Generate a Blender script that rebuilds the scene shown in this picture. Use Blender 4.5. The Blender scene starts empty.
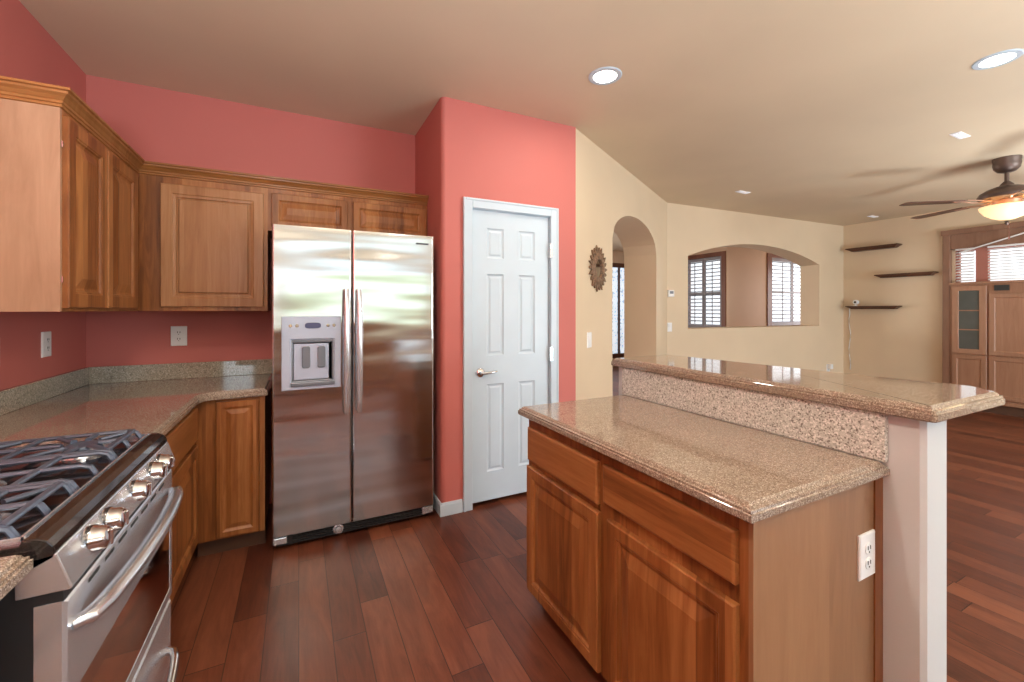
import bpy, bmesh, math, random
from mathutils import Vector, Matrix
random.seed(7)
PI = math.pi
R = math.radians
sc = bpy.context.scene
COL = sc.collection

# ---------------------------------------------------------------- camera, world, exposure
FPX = 424.3
YAW = R(26.68)
cam_d = bpy.data.cameras.new('camera')
cam = bpy.data.objects.new('camera', cam_d); COL.objects.link(cam)
cam.location = (0, 0, 1.36)
cam.rotation_euler = (PI / 2, 0, -YAW)
cam_d.sensor_width = 36.0
cam_d.lens = FPX / 1024 * 36.0
cam_d.shift_y = -(341 - 309.7) / 1024
cam_d.clip_start = 0.02
sc.camera = cam

sc.view_settings.view_transform = 'Standard'
sc.view_settings.look = 'None'
sc.view_settings.gamma = 1
sc.view_settings.use_curve_mapping = False
sc.view_settings.exposure = 0.45

world = bpy.data.worlds.new('daylight'); sc.world = world
world.use_nodes = True
wn = world.node_tree; wn.nodes.clear()
w_out = wn.nodes.new('ShaderNodeOutputWorld'); w_bg = wn.nodes.new('ShaderNodeBackground')
w_tc = wn.nodes.new('ShaderNodeTexCoord'); w_sep = wn.nodes.new('ShaderNodeSeparateXYZ')
w_map = wn.nodes.new('ShaderNodeMapRange'); w_map.inputs[1].default_value = -0.12; w_map.inputs[2].default_value = 0.22
w_cr = wn.nodes.new('ShaderNodeValToRGB')
w_cr.color_ramp.elements[0].position = 0.0; w_cr.color_ramp.elements[0].color = (0.30, 0.36, 0.24, 1)
w_cr.color_ramp.elements[1].position = 1.0; w_cr.color_ramp.elements[1].color = (0.86, 0.95, 1.0, 1)
for p_, c_ in ((.30, (.36, .46, .28)), (.44, (.62, .72, .50)), (.50, (.80, .92, .82)), (.60, (.82, .95, 1.0)), (.68, (.42, .54, .66)), (.76, (.85, .95, 1.0))):
    e = w_cr.color_ramp.elements.new(p_); e.color = (*c_, 1)
wn.links.new(w_tc.outputs['Generated'], w_sep.inputs[0]); wn.links.new(w_sep.outputs[2], w_map.inputs[0])
wn.links.new(w_map.outputs[0], w_cr.inputs[0]); wn.links.new(w_cr.outputs[0], w_bg.inputs[0])
w_bg.inputs[1].default_value = 2.1
wn.links.new(w_bg.outputs[0], w_out.inputs[0])

# daylight arriving through the window openings of the room behind the camera
DAY = [  # centre, size x, size z, yaw, power, colour
    ((-1.1, -3.56, 1.75), 0.6, 1.2, 0, 8, (0.80, 0.94, 1.0)),
    ((5.6, -3.56, 1.25), 3.0, 2.2, 0, 190, (0.78, 0.90, 1.0)),
]
for c, sx, sz, yaw, pw, colr in DAY:
    ld = bpy.data.lights.new('window_daylight', 'AREA'); ld.shape = 'RECTANGLE'
    ld.size = sx; ld.size_y = sz; ld.energy = pw; ld.color = colr
    lo = bpy.data.objects.new('window_daylight', ld); COL.objects.link(lo)
    lo.location = c; lo.rotation_euler = (PI / 2, 0, yaw)
for c, sx, sz, rot, pw in [((3.5, 7.98, 1.4), 2.2, 1.8, (-PI / 2, 0, 0), 75), ((11.3, 5.0, 1.6), 1.4, 1.6, (PI / 2, 0, PI / 2), 30)]:  # second lamp is unseen, at the dining wall that has no window
    ld = bpy.data.lights.new('window_daylight', 'AREA'); ld.shape = 'RECTANGLE'
    ld.size = sx; ld.size_y = sz; ld.energy = pw; ld.color = (0.95, 0.97, 1.0)
    lo = bpy.data.objects.new('window_daylight', ld); COL.objects.link(lo)
    lo.location = c; lo.rotation_euler = rot
# unseen area lamps added to brighten the dark ceiling from below
for c, pw, sz in (((-.3, -.7, 1.45), 105, .7), ((2.6, -1.0, 1.45), 52, .8), ((5.6, .4, .9), 36, 1.0)):
    ld = bpy.data.lights.new('ceiling_fill', 'AREA'); ld.shape = 'DISK'; ld.size = sz; ld.energy = pw; ld.color = (.88, .95, 1.0)
    lo = bpy.data.objects.new('ceiling_fill', ld); COL.objects.link(lo); lo.location = c; lo.rotation_euler = (PI, 0, 0)
CAN_W = 6.0      # watts of one recessed ceiling lamp
FAN_W = 7.0

# ---------------------------------------------------------------- node helper + materials
class NT:
    def __init__(s, name):
        s.m = bpy.data.materials.new(name); s.m.use_nodes = True
        s.t = s.m.node_tree; s.t.nodes.clear()
        s.out = s.t.nodes.new('ShaderNodeOutputMaterial')
        s.b = s.t.nodes.new('ShaderNodeBsdfPrincipled')
        s.t.links.new(s.b.outputs[0], s.out.inputs[0])
        s._tc = None
    def n(s, typ, **kw):
        nd = s.t.nodes.new('ShaderNode' + typ)
        for k, v in kw.items(): setattr(nd, k, v)
        return nd
    def l(s, a, b): s.t.links.new(a, b)
    def obj(s):
        if not s._tc: s._tc = s.n('TexCoord')
        return s._tc.outputs['Object']
    def xyz(s):
        sp = s.n('SeparateXYZ'); s.l(s.obj(), sp.inputs[0]); return sp.outputs
    def math(s, op, a, b=0.0, c=None):
        nd = s.n('Math', operation=op)
        for i, v in enumerate((a, b) if c is None else (a, b, c)):
            if isinstance(v, (int, float)): nd.inputs[i].default_value = v
            else: s.l(v, nd.inputs[i])
        return nd.outputs[0]
    def comb(s, x, y, z):
        nd = s.n('CombineXYZ')
        for i, v in enumerate((x, y, z)):
            if isinstance(v, (int, float)): nd.inputs[i].default_value = v
            else: s.l(v, nd.inputs[i])
        return nd.outputs[0]
    def noise(s, vec, scale, detail=4, rough=.5, dist=0.0):
        nd = s.n('TexNoise'); s.l(vec, nd.inputs['Vector'])
        nd.inputs['Scale'].default_value = scale; nd.inputs['Detail'].default_value = detail
        nd.inputs['Roughness'].default_value = rough; nd.inputs['Distortion'].default_value = dist
        return nd.outputs[0]
    def white(s, vec):
        nd = s.n('TexWhiteNoise', noise_dimensions='3D'); s.l(vec, nd.inputs[0]); return nd.outputs[0]
    def ramp(s, fac, stops, interp='LINEAR'):
        nd = s.n('ValToRGB'); r = nd.color_ramp; r.interpolation = interp
        while len(r.elements) > 1: r.elements.remove(r.elements[-1])
        r.elements[0].position = stops[0][0]; r.elements[0].color = (*stops[0][1], 1)
        for p, c in stops[1:]:
            e = r.elements.new(p); e.color = (*c, 1)
        s.l(fac, nd.inputs[0]); return nd.outputs[0]
    def mix(s, fac, a, b, mode='MIX'):
        nd = s.n('Mix', data_type='RGBA', blend_type=mode)
        for i, v in ((0, fac), (6, a), (7, b)):
            if isinstance(v, (int, float)): nd.inputs[i].default_value = v
            elif isinstance(v, tuple): nd.inputs[i].default_value = (*v, 1)
            else: s.l(v, nd.inputs[i])
        return nd.outputs[2]
    def bump(s, h, strength=.2, dist=.002):
        nd = s.n('Bump'); nd.inputs['Strength'].default_value = strength; nd.inputs['Distance'].default_value = dist
        s.l(h, nd.inputs['Height']); s.l(nd.outputs[0], s.b.inputs['Normal'])
    def set(s, **kw):
        for k, v in kw.items():
            k = k.replace('_', ' ')
            if isinstance(v, tuple): v = (*v, 1)
            if isinstance(v, (int, float, tuple)): s.b.inputs[k].default_value = v
            else: s.l(v, s.b.inputs[k])
        return s

def plain(name, col, rough=.5, metal=0.0, var=.05, nscale=6, bump=0.0, **kw):
    t = NT(name)
    nz = t.noise(t.obj(), nscale, 3)
    lo = tuple(c * (1 - var) for c in col); hi = tuple(min(1, c * (1 + var)) for c in col)
    t.set(Base_Color=t.ramp(nz, [(.3, lo), (.7, hi)]), Roughness=rough, Metallic=metal, **kw)
    if bump: t.bump(t.noise(t.obj(), 180, 3), bump, .002)
    return t.m

def paint(name, col, rough=.6):
    t = NT(name)
    nz = t.noise(t.obj(), 1.3, 3)
    lo = tuple(c * .96 for c in col); hi = tuple(min(1, c * 1.04) for c in col)
    t.set(Base_Color=t.ramp(nz, [(.3, lo), (.7, hi)]), Roughness=rough)
    t.bump(t.noise(t.obj(), 70, 4, .6), .12, .003)
    return t.m

def wood(name, dark, mid, light, board=.085, horiz=False, rough=.38, coat=.05, knots=True):
    t = NT(name); x, y, z = t.xyz()
    rnd = t.n('ObjectInfo').outputs['Random']
    u, v = (z, x) if horiz else (x, z)
    du = t.math('ADD', u, t.math('MULTIPLY', y, 0.6))
    row = t.math('FLOOR', t.math('ADD', t.math('DIVIDE', du, board), t.math('MULTIPLY', rnd, 7.3)))
    bv = t.white(t.comb(row, t.math('MULTIPLY', rnd, 91.7), 3.1))
    off = t.math('ADD', t.math('MULTIPLY', bv, 17.0), t.math('MULTIPLY', rnd, 9.0))
    g1 = t.noise(t.comb(t.math('MULTIPLY', du, 14.0), off, t.math('MULTIPLY', v, 1.3)), 1.6, 6, .6, 1.2)
    g2 = t.noise(t.comb(t.math('MULTIPLY', du, 130.0), off, t.math('MULTIPLY', v, 5.0)), 1.0, 3, .6)
    f = t.math('ADD', t.math('MULTIPLY', g1, .62), t.math('ADD', t.math('MULTIPLY', g2, .16), t.math('MULTIPLY', bv, .26)))
    colr = t.ramp(f, [(.28, dark), (.5, mid), (.74, light)])
    t.set(Base_Color=colr, Roughness=rough, Coat_Weight=coat, Coat_Roughness=.15, Specular_IOR_Level=.35)
    t.bump(g2, .06, .001)
    return t.m

def granite(name, base, dark, light, scale=1.0, rough=.07):
    t = NT(name); o = t.obj()
    vo = t.n('TexVoronoi'); t.l(o, vo.inputs['Vector']); vo.inputs['Scale'].default_value = 420 * scale
    sp = t.white(vo.outputs['Position'])
    n1 = t.noise(o, 150 * scale, 3, .7)
    n2 = t.noise(o, 4, 3)
    f = t.math('ADD', t.math('MULTIPLY', sp, .55), t.math('ADD', t.math('MULTIPLY', n1, .5), t.math('MULTIPLY', n2, .12)))
    colr = t.ramp(f, [(.30, dark), (.48, base), (.66, base), (.84, light)])
    t.set(Base_Color=colr, Roughness=rough, Coat_Weight=.3, Coat_Roughness=.03)
    return t.m

def steel(name, col=(.62, .62, .63), rough=.24, wav=0.0, metal=1.0, axis='h'):
    t = NT(name); x, y, z = t.xyz()
    sc_ = (2, 2, 260) if axis == 'h' else (260, 260, 2)
    st = t.noise(t.comb(t.math('MULTIPLY', x, sc_[0]), t.math('MULTIPLY', y, sc_[1]), t.math('MULTIPLY', z, sc_[2])), 1.0, 3, .6)
    t.set(Base_Color=t.ramp(st, [(.2, tuple(c * .93 for c in col)), (.8, tuple(min(1, c * 1.05) for c in col))]), Metallic=metal,
          Roughness=t.math('ADD', t.math('MULTIPLY', st, .08), rough - .04))
    if wav:
        h = t.noise(t.comb(t.math('MULTIPLY', x, .45), 0.0, t.math('MULTIPLY', z, 2.6)), 2.6, 1, .4)
        t.bump(h, wav, .02)
    return t.m

def emit(name, col, strength):
    t = NT(name); t.set(Base_Color=col, Emission_Color=col, Emission_Strength=strength, Roughness=.5); return t.m

def floor_mat():
    t = NT('hardwood_planks'); x, y, z = t.xyz()
    wd = .127; ln = 1.15
    xr = t.math('DIVIDE', x, wd); row = t.math('FLOOR', xr)
    ro = t.white(t.comb(row, 5.0, 1.0))
    yr = t.math('ADD', t.math('DIVIDE', y, ln), t.math('MULTIPLY', ro, 13.0)); seg = t.math('FLOOR', yr)
    bv = t.white(t.comb(row, seg, 2.0))
    off = t.math('MULTIPLY', bv, 31.0)
    g1 = t.noise(t.comb(t.math('MULTIPLY', x, 9.0), t.math('MULTIPLY', y, 1.6), off), 1.5, 6, .62, 1.4)
    g2 = t.noise(t.comb(t.math('MULTIPLY', x, 90.0), t.math('MULTIPLY', y, 5.0), off), 1.0, 3, .6)
    f = t.math('ADD', t.math('MULTIPLY', g1, .62), t.math('ADD', t.math('MULTIPLY', g2, .18), t.math('MULTIPLY', bv, .34)))
    c = t.ramp(f, [(.32, (.062, .017, .010)), (.55, (.135, .038, .019)), (.78, (.215, .070, .035))])
    fx = t.math('FRACT', xr); fy = t.math('FRACT', yr)
    ex = t.math('MINIMUM', fx, t.math('SUBTRACT', 1.0, fx)); ey = t.math('MINIMUM', fy, t.math('SUBTRACT', 1.0, fy))
    gx = t.math('LESS_THAN', ex, .014); gy = t.math('LESS_THAN', ey, .0018)
    gap = t.math('MAXIMUM', gx, gy)
    c2 = t.mix(t.math('MULTIPLY', gap, .8), c, (.02, .007, .005))
    t.set(Base_Color=c2, Roughness=t.math('ADD', .27, t.math('MULTIPLY', g1, .16)), Specular_IOR_Level=.38)
    hgt = t.math('SUBTRACT', t.math('MULTIPLY', g1, .35), t.math('MULTIPLY', gap, 1.0))
    t.bump(hgt, .35, .002)
    return t.m

M = {}
M['ceiling'] = paint('ceiling_tan_paint', (.68, .55, .39), .6)
M['cream'] = paint('cream_wall_paint', (.70, .55, .38), .6)
M['tan'] = paint('tan_wall_paint', (.66, .46, .31), .6)
M['red'] = paint('coral_red_wall_paint', (.55, .155, .130), .65)
M['white'] = plain('white_trim_paint', (.55, .65, .73), .35, var=.02)
M['whitep'] = plain('white_plastic', (.84, .84, .84), .3, var=.01)
M['darkslot'] = plain('dark_slot', (.03, .03, .03), .6)
M['floor'] = floor_mat()
M['wood'] = wood('alder_wood', (.125, .036, .009), (.275, .094, .026), (.430, .178, .058))
M['woodh'] = wood('alder_wood_horizontal', (.150, .046, .012), (.290, .103, .030), (.420, .178, .058), board=.16, horiz=True)
M['woodl'] = wood('alder_side_veneer', (.215, .105, .048), (.275, .138, .066), (.335, .178, .088), board=.5)
M['woodpale'] = wood('pale_maple_end_panel', (.400, .225, .135), (.500, .300, .190), (.590, .380, .255), board=.6)
M['crown'] = wood('crown_wood', (.200, .072, .018), (.320, .125, .036), (.430, .195, .066), board=.3, horiz=True)
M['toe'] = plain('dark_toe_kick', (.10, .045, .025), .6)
M['media'] = wood('media_maple', (.290, .145, .085), (.355, .185, .112), (.420, .230, .145), board=.4, coat=.1, rough=.45)
M['casing'] = wood('brown_casing_wood', (.190, .095, .058), (.240, .125, .080), (.290, .160, .105), board=.2)
M['walnut'] = wood('dark_walnut', (.050, .018, .010), (.085, .030, .016), (.130, .050, .026), board=.2, horiz=True)
M['shutter'] = wood('red_brown_window_wood', (.130, .045, .025), (.190, .070, .040), (.240, .095, .055), board=.2)
M['granite'] = granite('tan_granite', (.285, .215, .162), (.14, .10, .078), (.52, .44, .36))
M['granitef'] = granite('coarse_granite_lit', (.57, .58, .53), (.19, .17, .15), (.86, .84, .80), .55, .1)  # paler copy of the worktop stone; brighter, neutral light is in its colour
M['steel'] = steel('brushed_stainless', (.62, .62, .62), .15, wav=.5)
M['steelp'] = steel('range_stainless', (.74, .77, .84), .22, 0.0, metal=.75)
M['chrome'] = plain('polished_chrome', (.75, .75, .76), .12, 1.0, .02)
M['blackglass'] = plain('black_enamel', (.018, .014, .014), .12, 0, .1, Coat_Weight=.5)
M['ovenglass'] = plain('oven_glass_floor_tint', (.88, .58, .44), .06, 1.0, .02)  # orange tint stands in for the wood floor's reflection in dark glass
M['castiron'] = plain('cast_iron_satin', (.10, .125, .18), .3, .35, .15)
M['black'] = plain('black_paint', (.02, .02, .022), .5)
M['greyside'] = plain('dark_grey_side_panel', (.10, .10, .11), .45, .3)
M['dispenser'] = plain('pale_grey_dispenser_plastic', (.52, .59, .74), .3, .15, .03)
M['disdark'] = plain('grey_dispenser_recess', (.22, .24, .28), .3, .3, .03)
M['display'] = plain('blue_grey_display', (.10, .11, .22), .2, 0, .05)
M['bronze'] = plain('bronze_metal', (.14, .10, .085), .42, .7, .1)
M['copper'] = plain('antique_copper_bracket', (.45, .24, .16), .4, .6, .1)
M['chromeh'] = plain('satin_steel_handle', (.66, .68, .72), .24, .9, .02)
M['fanblade'] = wood('fan_blade_wood', (.07, .03, .018), (.11, .05, .03), (.16, .08, .05), board=.2, horiz=True)
M['sunburst'] = plain('weathered_bronze_wood', (.20, .115, .065), .6, .1, .5, 40)
M['mirror'] = plain('mirror_glass', (.7, .7, .7), .04, 1.0, .01)
M['lens'] = emit('lit_lamp_lens', (1.0, .93, .82), 9.0)
M['bowl'] = emit('lit_alabaster_bowl', (1.0, .74, .40), .62)
M['vent'] = emit('glowing_white_register', (.85, .84, .86), .08)  # faint glow added to the registers, which are no lamps
M['blind'] = plain('white_blind_slat', (.85, .85, .84), .5, var=.01)
M['outside'] = emit('bright_daylight_view', (.88, .95, 1.0), .75)
M['darkglass'] = plain('smoky_cabinet_glass', (.10, .11, .10), .12, 0, .1)
t_ = NT('window_glass'); t_.set(Base_Color=(.95, .97, 1.0), Roughness=0.0, IOR=1.1, Transmission_Weight=1.0); M['glass'] = t_.m
t_ = NT('curtain_sheer'); 
M['curtain'] = plain('floral_sheer_curtain', (.55, .58, .62), .8, 0, .5, 30)
t_.set(Base_Color=(.5, .5, .5))
M['cord'] = plain('white_cord', (.8, .8, .78), .5)

# ---------------------------------------------------------------- mesh helpers
def newbm(): return bmesh.new()
def link(name, bm, mat, parent=None, M4=None, smooth=False, bevel=0.0, sub=0):
    me = bpy.data.meshes.new(name)
    bmesh.ops.recalc_face_normals(bm, faces=bm.faces)
    bm.to_mesh(me); bm.free()
    if smooth:
        for p in me.polygons: p.use_smooth = True
    me.materials.append(mat)
    o = bpy.data.objects.new(name, me); COL.objects.link(o)
    if parent: o.parent = parent
    if M4 is not None: o.matrix_basis = M4
    if bevel:
        md = o.modifiers.new('bevel', 'BEVEL'); md.width = bevel; md.segments = 2; md.limit_method = 'ANGLE'; md.angle_limit = R(40)
    if smooth and hasattr(me, 'set_sharp_from_angle'):
        me.set_sharp_from_angle(angle=R(38))
    return o
def tag(o, label, cat=None, group=None):
    o['label'] = label
    if cat: o['category'] = cat
    if group: o['group'] = group
    return o
def struct(o): o['kind'] = 'structure'; return o
def thing(name, label, cat, loc=(0, 0, 0), rz=0.0, group=None):
    o = bpy.data.objects.new(name, None); COL.objects.link(o)
    o.location = loc; o.rotation_euler = (0, 0, rz); o.empty_display_size = .1
    return tag(o, label, cat, group)
def sthing(name, label, loc=(0, 0, 0), rz=0.0):
    o = bpy.data.objects.new(name, None); COL.objects.link(o)
    o.location = loc; o.rotation_euler = (0, 0, rz); o['label'] = label; o['kind'] = 'structure'; return o

def box(bm, x0, x1, y0, y1, z0, z1):
    v = [bm.verts.new((x, y, z)) for z in (z0, z1) for y in (y0, y1) for x in (x0, x1)]
    for f in ((0, 2, 3, 1), (4, 5, 7, 6), (0, 1, 5, 4), (2, 6, 7, 3), (0, 4, 6, 2), (1, 3, 7, 5)):
        bm.faces.new([v[i] for i in f])
    return bm
def boxes(*bs):
    bm = newbm()
    for b in bs: box(bm, *b)
    return bm
def prism(bm, pts, d0, d1, axis='z'):
    def P(p, d):
        return {'z': (p[0], p[1], d), 'y': (p[0], d, p[1]), 'x': (d, p[0], p[1])}[axis]
    a = [bm.verts.new(P(p, d0)) for p in pts]; b = [bm.verts.new(P(p, d1)) for p in pts]
    n = len(pts); bm.faces.new(a[::-1]); bm.faces.new(b)
    for i in range(n): bm.faces.new((a[i], a[(i + 1) % n], b[(i + 1) % n], b[i]))
    return bm
def loft(bm, loops, cap0=True, cap1=True, close=True):
    L = [[bm.verts.new(p) for p in lp] for lp in loops]
    n = len(loops[0])
    for a, b in zip(L, L[1:]):
        for i in range(n if close else n - 1):
            j = (i + 1) % n
            bm.faces.new((a[i], a[j], b[j], b[i]))
    if cap0: bm.faces.new(L[0][::-1])
    if cap1: bm.faces.new(L[-1])
    return bm
def inset_poly(pts, d):
    # pts counter-clockwise; positive d moves inward
    n = len(pts); out = []
    for i in range(n):
        p0, p1, p2 = Vector(pts[i - 1]), Vector(pts[i]), Vector(pts[(i + 1) % n])
        a = (p1 - p0).normalized(); b = (p2 - p1).normalized()
        na = Vector((-a.y, a.x)); nb = Vector((-b.y, b.x))
        m = (na + nb); k = m.dot(na)
        out.append(tuple(p1 + m * (d / k if abs(k) > 1e-6 else d)))
    return out
def slab_ogee(bm, pts, ztop, th, s=1.0):
    prof = [(-th, .004), (-th + .004, 0), (-.020, 0), (-.0185, .004), (-.012, .0045), (-.0105, .011), (-.005, .014), (0, .021)]
    loft(bm, [[(p[0], p[1], ztop + z) for p in inset_poly(pts, i * s)] for z, i in prof])
    return bm
def lathe(bm, prof, seg=24, c=(0, 0, 0), axis='z', cap=True):
    loops = []
    for r, h in prof:
        lp = []
        for i in range(seg):
            a = 2 * PI * i / seg; u, v = r * math.cos(a), r * math.sin(a)
            lp.append({'z': (c[0] + u, c[1] + v, c[2] + h), 'y': (c[0] + u, c[1] + h, c[2] + v), 'x': (c[0] + h, c[1] + u, c[2] + v)}[axis])
        loops.append(lp)
    return loft(bm, loops, cap, cap)
def tube(bm, pts, r, seg=10, ry=None, up=(0, 0, 1)):
    # swept ellipse along a polyline; r may be a list
    pts = [Vector(p) for p in pts]; n = len(pts); loops = []
    for i, p in enumerate(pts):
        d = (pts[min(i + 1, n - 1)] - pts[max(i - 1, 0)]).normalized()
        u = Vector(up); s = d.cross(u)
        if s.length < 1e-4: s = d.cross(Vector((1, 0, 0)))
        s.normalize(); w = s.cross(d).normalized()
        rr = r[i] if isinstance(r, (list, tuple)) else r
        rz = (ry[i] if isinstance(ry, (list, tuple)) else ry) if ry else rr
        loops.append([tuple(p + s * rr * math.cos(2 * PI * k / seg) + w * rz * math.sin(2 * PI * k / seg)) for k in range(seg)])
    return loft(bm, loops)
def panelled(bm, w, h, t, panels, rings, e=.004, x0=0, z0=0, y0=0, fill=True):
    # slab facing -y with moulded panels; rings = (inset, depth behind the front)
    xs = sorted({e, w - e} | {p[0] for p in panels} | {p[1] for p in panels})
    zs = sorted({e, h - e} | {p[2] for p in panels} | {p[3] for p in panels})
    V = {}
    def vv(x, y, z):
        k = (round(x, 5), round(y, 5), round(z, 5))
        if k not in V: V[k] = bm.verts.new((x0 + x, y0 + y, z0 + z))
        return V[k]
    for i in range(len(xs) - 1):
        for j in range(len(zs) - 1):
            cx, cz = (xs[i] + xs[i + 1]) / 2, (zs[j] + zs[j + 1]) / 2
            if any(p[0] < cx < p[1] and p[2] < cz < p[3] for p in panels): continue
            bm.faces.new([vv(xs[i], 0, zs[j]), vv(xs[i + 1], 0, zs[j]), vv(xs[i + 1], 0, zs[j + 1]), vv(xs[i], 0, zs[j + 1])])
    # outer edge (needs the same subdivision): separate skirt
    o = [(e, 0, e), (w - e, 0, e), (w - e, 0, h - e), (e, 0, h - e)]
    o1 = [(0, e, 0), (w, e, 0), (w, e, h), (0, e, h)]; o2 = [(0, t, 0), (w, t, 0), (w, t, h), (0, t, h)]
    sh = lambda L: [(x0 + a, y0 + b, z0 + c) for a, b, c in L]
    loft(bm, [sh(o), sh(o1), sh(o2)], False, True)
    for (a, b, c, d) in panels:
        prev = [vv(a, 0, c), vv(b, 0, c), vv(b, 0, d), vv(a, 0, d)]
        for ins, dep in rings:
            cur = [bm.verts.new((x0 + q[0], y0 + dep, z0 + q[1])) for q in ((a + ins, c + ins), (b - ins, c + ins), (b - ins, d - ins), (a + ins, d - ins))]
            for k in range(4): bm.faces.new((prev[k], prev[(k + 1) % 4], cur[(k + 1) % 4], cur[k]))
            prev = cur
        if fill: bm.faces.new(prev)
    return bm
RAISED = [(.004, .003), (.008, .003), (.013, .009), (.022, .0105), (.026, .0105), (.060, .002), (.063, .001)]
def T(x, y, z, rz=0.0): return Matrix.Translation((x, y, z)) @ Matrix.Rotation(rz, 4, 'Z')

def wall(name, A, B, th, H, ops=(), mat=None, z0=0.0, extra=None):
    """wall from A to B; face on the A->B line, body to the LEFT of A->B. ops: (u0,u1,sill,top_fn)"""
    A = Vector(A); B = Vector(B); d = (B - A); L = d.length; d.normalize(); n = Vector((-d.y, d.x))
    bm = newbm()
    def P(u, v, z): q = A + d * u + n * v; return (q.x, q.y, z)
    cuts = {0.0, L}
    for (u0, u1, s, f) in ops:
        k = 28 if callable(f) else 1
        for i in range(k + 1): cuts.add(u0 + (u1 - u0) * i / k)
    cuts = sorted(cuts)
    for a, b in zip(cuts, cuts[1:]):
        mid = (a + b) / 2; op = next((o for o in ops if o[0] < mid < o[1]), None)
        def seg(za0, zb0, za1, zb1, under=False, over=False):
            v = [bm.verts.new(P(*q)) for q in ((a, 0, za0), (b, 0, zb0), (b, 0, zb1), (a, 0, za1), (a, th, za0), (b, th, zb0), (b, th, zb1), (a, th, za1))]
            bm.faces.new((v[0], v[1], v[2], v[3])); bm.faces.new((v[7], v[6], v[5], v[4]))
            if under: bm.faces.new((v[4], v[5], v[1], v[0]))
            if over: bm.faces.new((v[3], v[2], v[6], v[7]))
        if op is None: seg(z0, z0, H, H)
        else:
            u0, u1, s, f = op
            ta, tb = (f(a), f(b)) if callable(f) else (f, f)
            if s > z0 + 1e-4: seg(z0, z0, s, s, over=True)
            seg(ta, tb, H, H, under=True)
    def vert(u, za, zb):
        bm.faces.new([bm.verts.new(P(*q)) for q in ((u, 0, za), (u, th, za), (u, th, zb), (u, 0, zb))])
    vert(0, z0, H); vert(L, z0, H)
    for (u0, u1, s, f) in ops:
        vert(u0, s, f(u0) if callable(f) else f); vert(u1, s, f(u1) if callable(f) else f)
    if extra: extra(bm)
    bmesh.ops.remove_doubles(bm, verts=bm.verts, dist=1e-5)
    o = link(name, bm, mat); return struct(o)

# ---------------------------------------------------------------- key dimensions (metres)
H = 2.77
XL, YB = -1.14, 3.42            # left wall, back wall
PX, PY, P2 = .842, 2.709, 1.912  # pantry block
WA, WB, WC = (1.912, 2.718), (4.33, 4.075), (8.2, 3.88)
XF = 8.2

# ---------------------------------------------------------------- the setting
struct(link('floor', boxes((-2.6, 11.6, -3.7, 8.3, -.1, 0)), M['floor']))
struct(link('ceiling', boxes((-2.6, 11.6, -3.7, 8.3, H, H + .1)), M['ceiling']))
wall('wall_left', (XL, -1.0), (XL, YB + .15), .15, H, mat=M['red'])
wall('wall_back', (XL, YB), (P2 + .1, YB), .15, H, mat=M['red'])
def corner_fill(bm):
    pts = [(PX + .03, PY + .03)] + [(PX + .03 - .03 * math.cos(a), PY + .03 - .03 * math.sin(a)) for a in [PI / 2 * i / 6 for i in range(7)]]
    prism(bm, pts, 0, H)
wall('wall_pantry_side', (PX, YB), (PX, PY + .03), .1, H, mat=M['red'], extra=corner_fill)
DL, DR, DH = 1.059, 1.674, 2.05
wall('wall_pantry_front', (PX + .03, PY), (P2, PY), .1, H, [(DL - PX - .03 - .012, DR - PX - .03 + .012, 0, DH + .012)], M['red'])
wall('wall_pantry_end', (P2, YB), (P2, PY + .10), .10, H, mat=M['cream'])
# diagonal cream wall with the arched doorway
La = math.dist(WA, WB)
u0, u1 = .80, 2.27
wall('wall_diagonal', WA, WB, .40, H, [(u0, u1, 0, lambda u: 2.03 + .31 * math.sqrt(max(0, 1 - ((u - (u0 + u1) / 2) / ((u1 - u0) / 2)) ** 2)))], M['cream'])
# wall with the segmental pass-through
q0, q1 = .37, 3.22
def seg_arch(u):
    c = (q0 + q1) / 2; hw = (q1 - q0) / 2; rise = .235; r = (hw * hw + rise * rise) / (2 * rise)
    return 2.09 + math.sqrt(r * r - (u - c) ** 2) - (r - rise)
wall('wall_passthrough', WB, WC, .30, H, [(q0, q1, 1.10, seg_arch)], M['cream'])
# far right wall of the great room, with the window over the media cabinet
WY1 = 2.54; WY0 = -.30
wall('wall_right', (XF, 4.2), (XF, -3.6), .15, H, [(4.2 - WY1 + .02, 4.2 - WY0, 1.72, 2.2)], M['cream'])
# the foyer and dining side beyond the openings
wall('wall_foyer_far', (1.2, 8.0), (7.92, 8.0), .15, H, [(1.2, 3.4, .5, 2.3), (5.40, 6.05, .30, 2.38)], M['tan'])
wall('wall_foyer_left', (1.2, 3.6), (1.2, 8.1), .15, H, mat=M['tan'])
wall('wall_dining_side', (7.92, 8.1), (7.92, 5.85), .15, H, [(1.24, 2.13, .95, 2.49)], M['tan'])
wall('wall_dining_far', (8.07, 5.85), (11.5, 5.85), .15, H, [(1.33, 2.92, 1.0, 2.52)], M['tan'])
wall('wall_dining_right', (11.4, 5.95), (11.4, 4.0), .15, H, mat=M['tan'])
wall('wall_dining_near', (8.2, 4.2), (11.5, 4.2), .1, H, mat=M['tan'])
# the room behind the camera
wall('wall_rear', (XF + .1, -3.4), (-2.5, -3.4), .15, H, [(1.2, 4.2, .05, 2.35), (5.65, 8.75, 1.2, 2.5), (9.1, 9.7, 1.1, 2.4)], M['cream'])
wall('wall_rear_left', (-2.4, -3.5), (-2.4, -1.0), .15, H, mat=M['cream'])
wall('wall_nook', (-2.5, -1.0), (XL, -1.0), .12, H, mat=M['red'])

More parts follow.
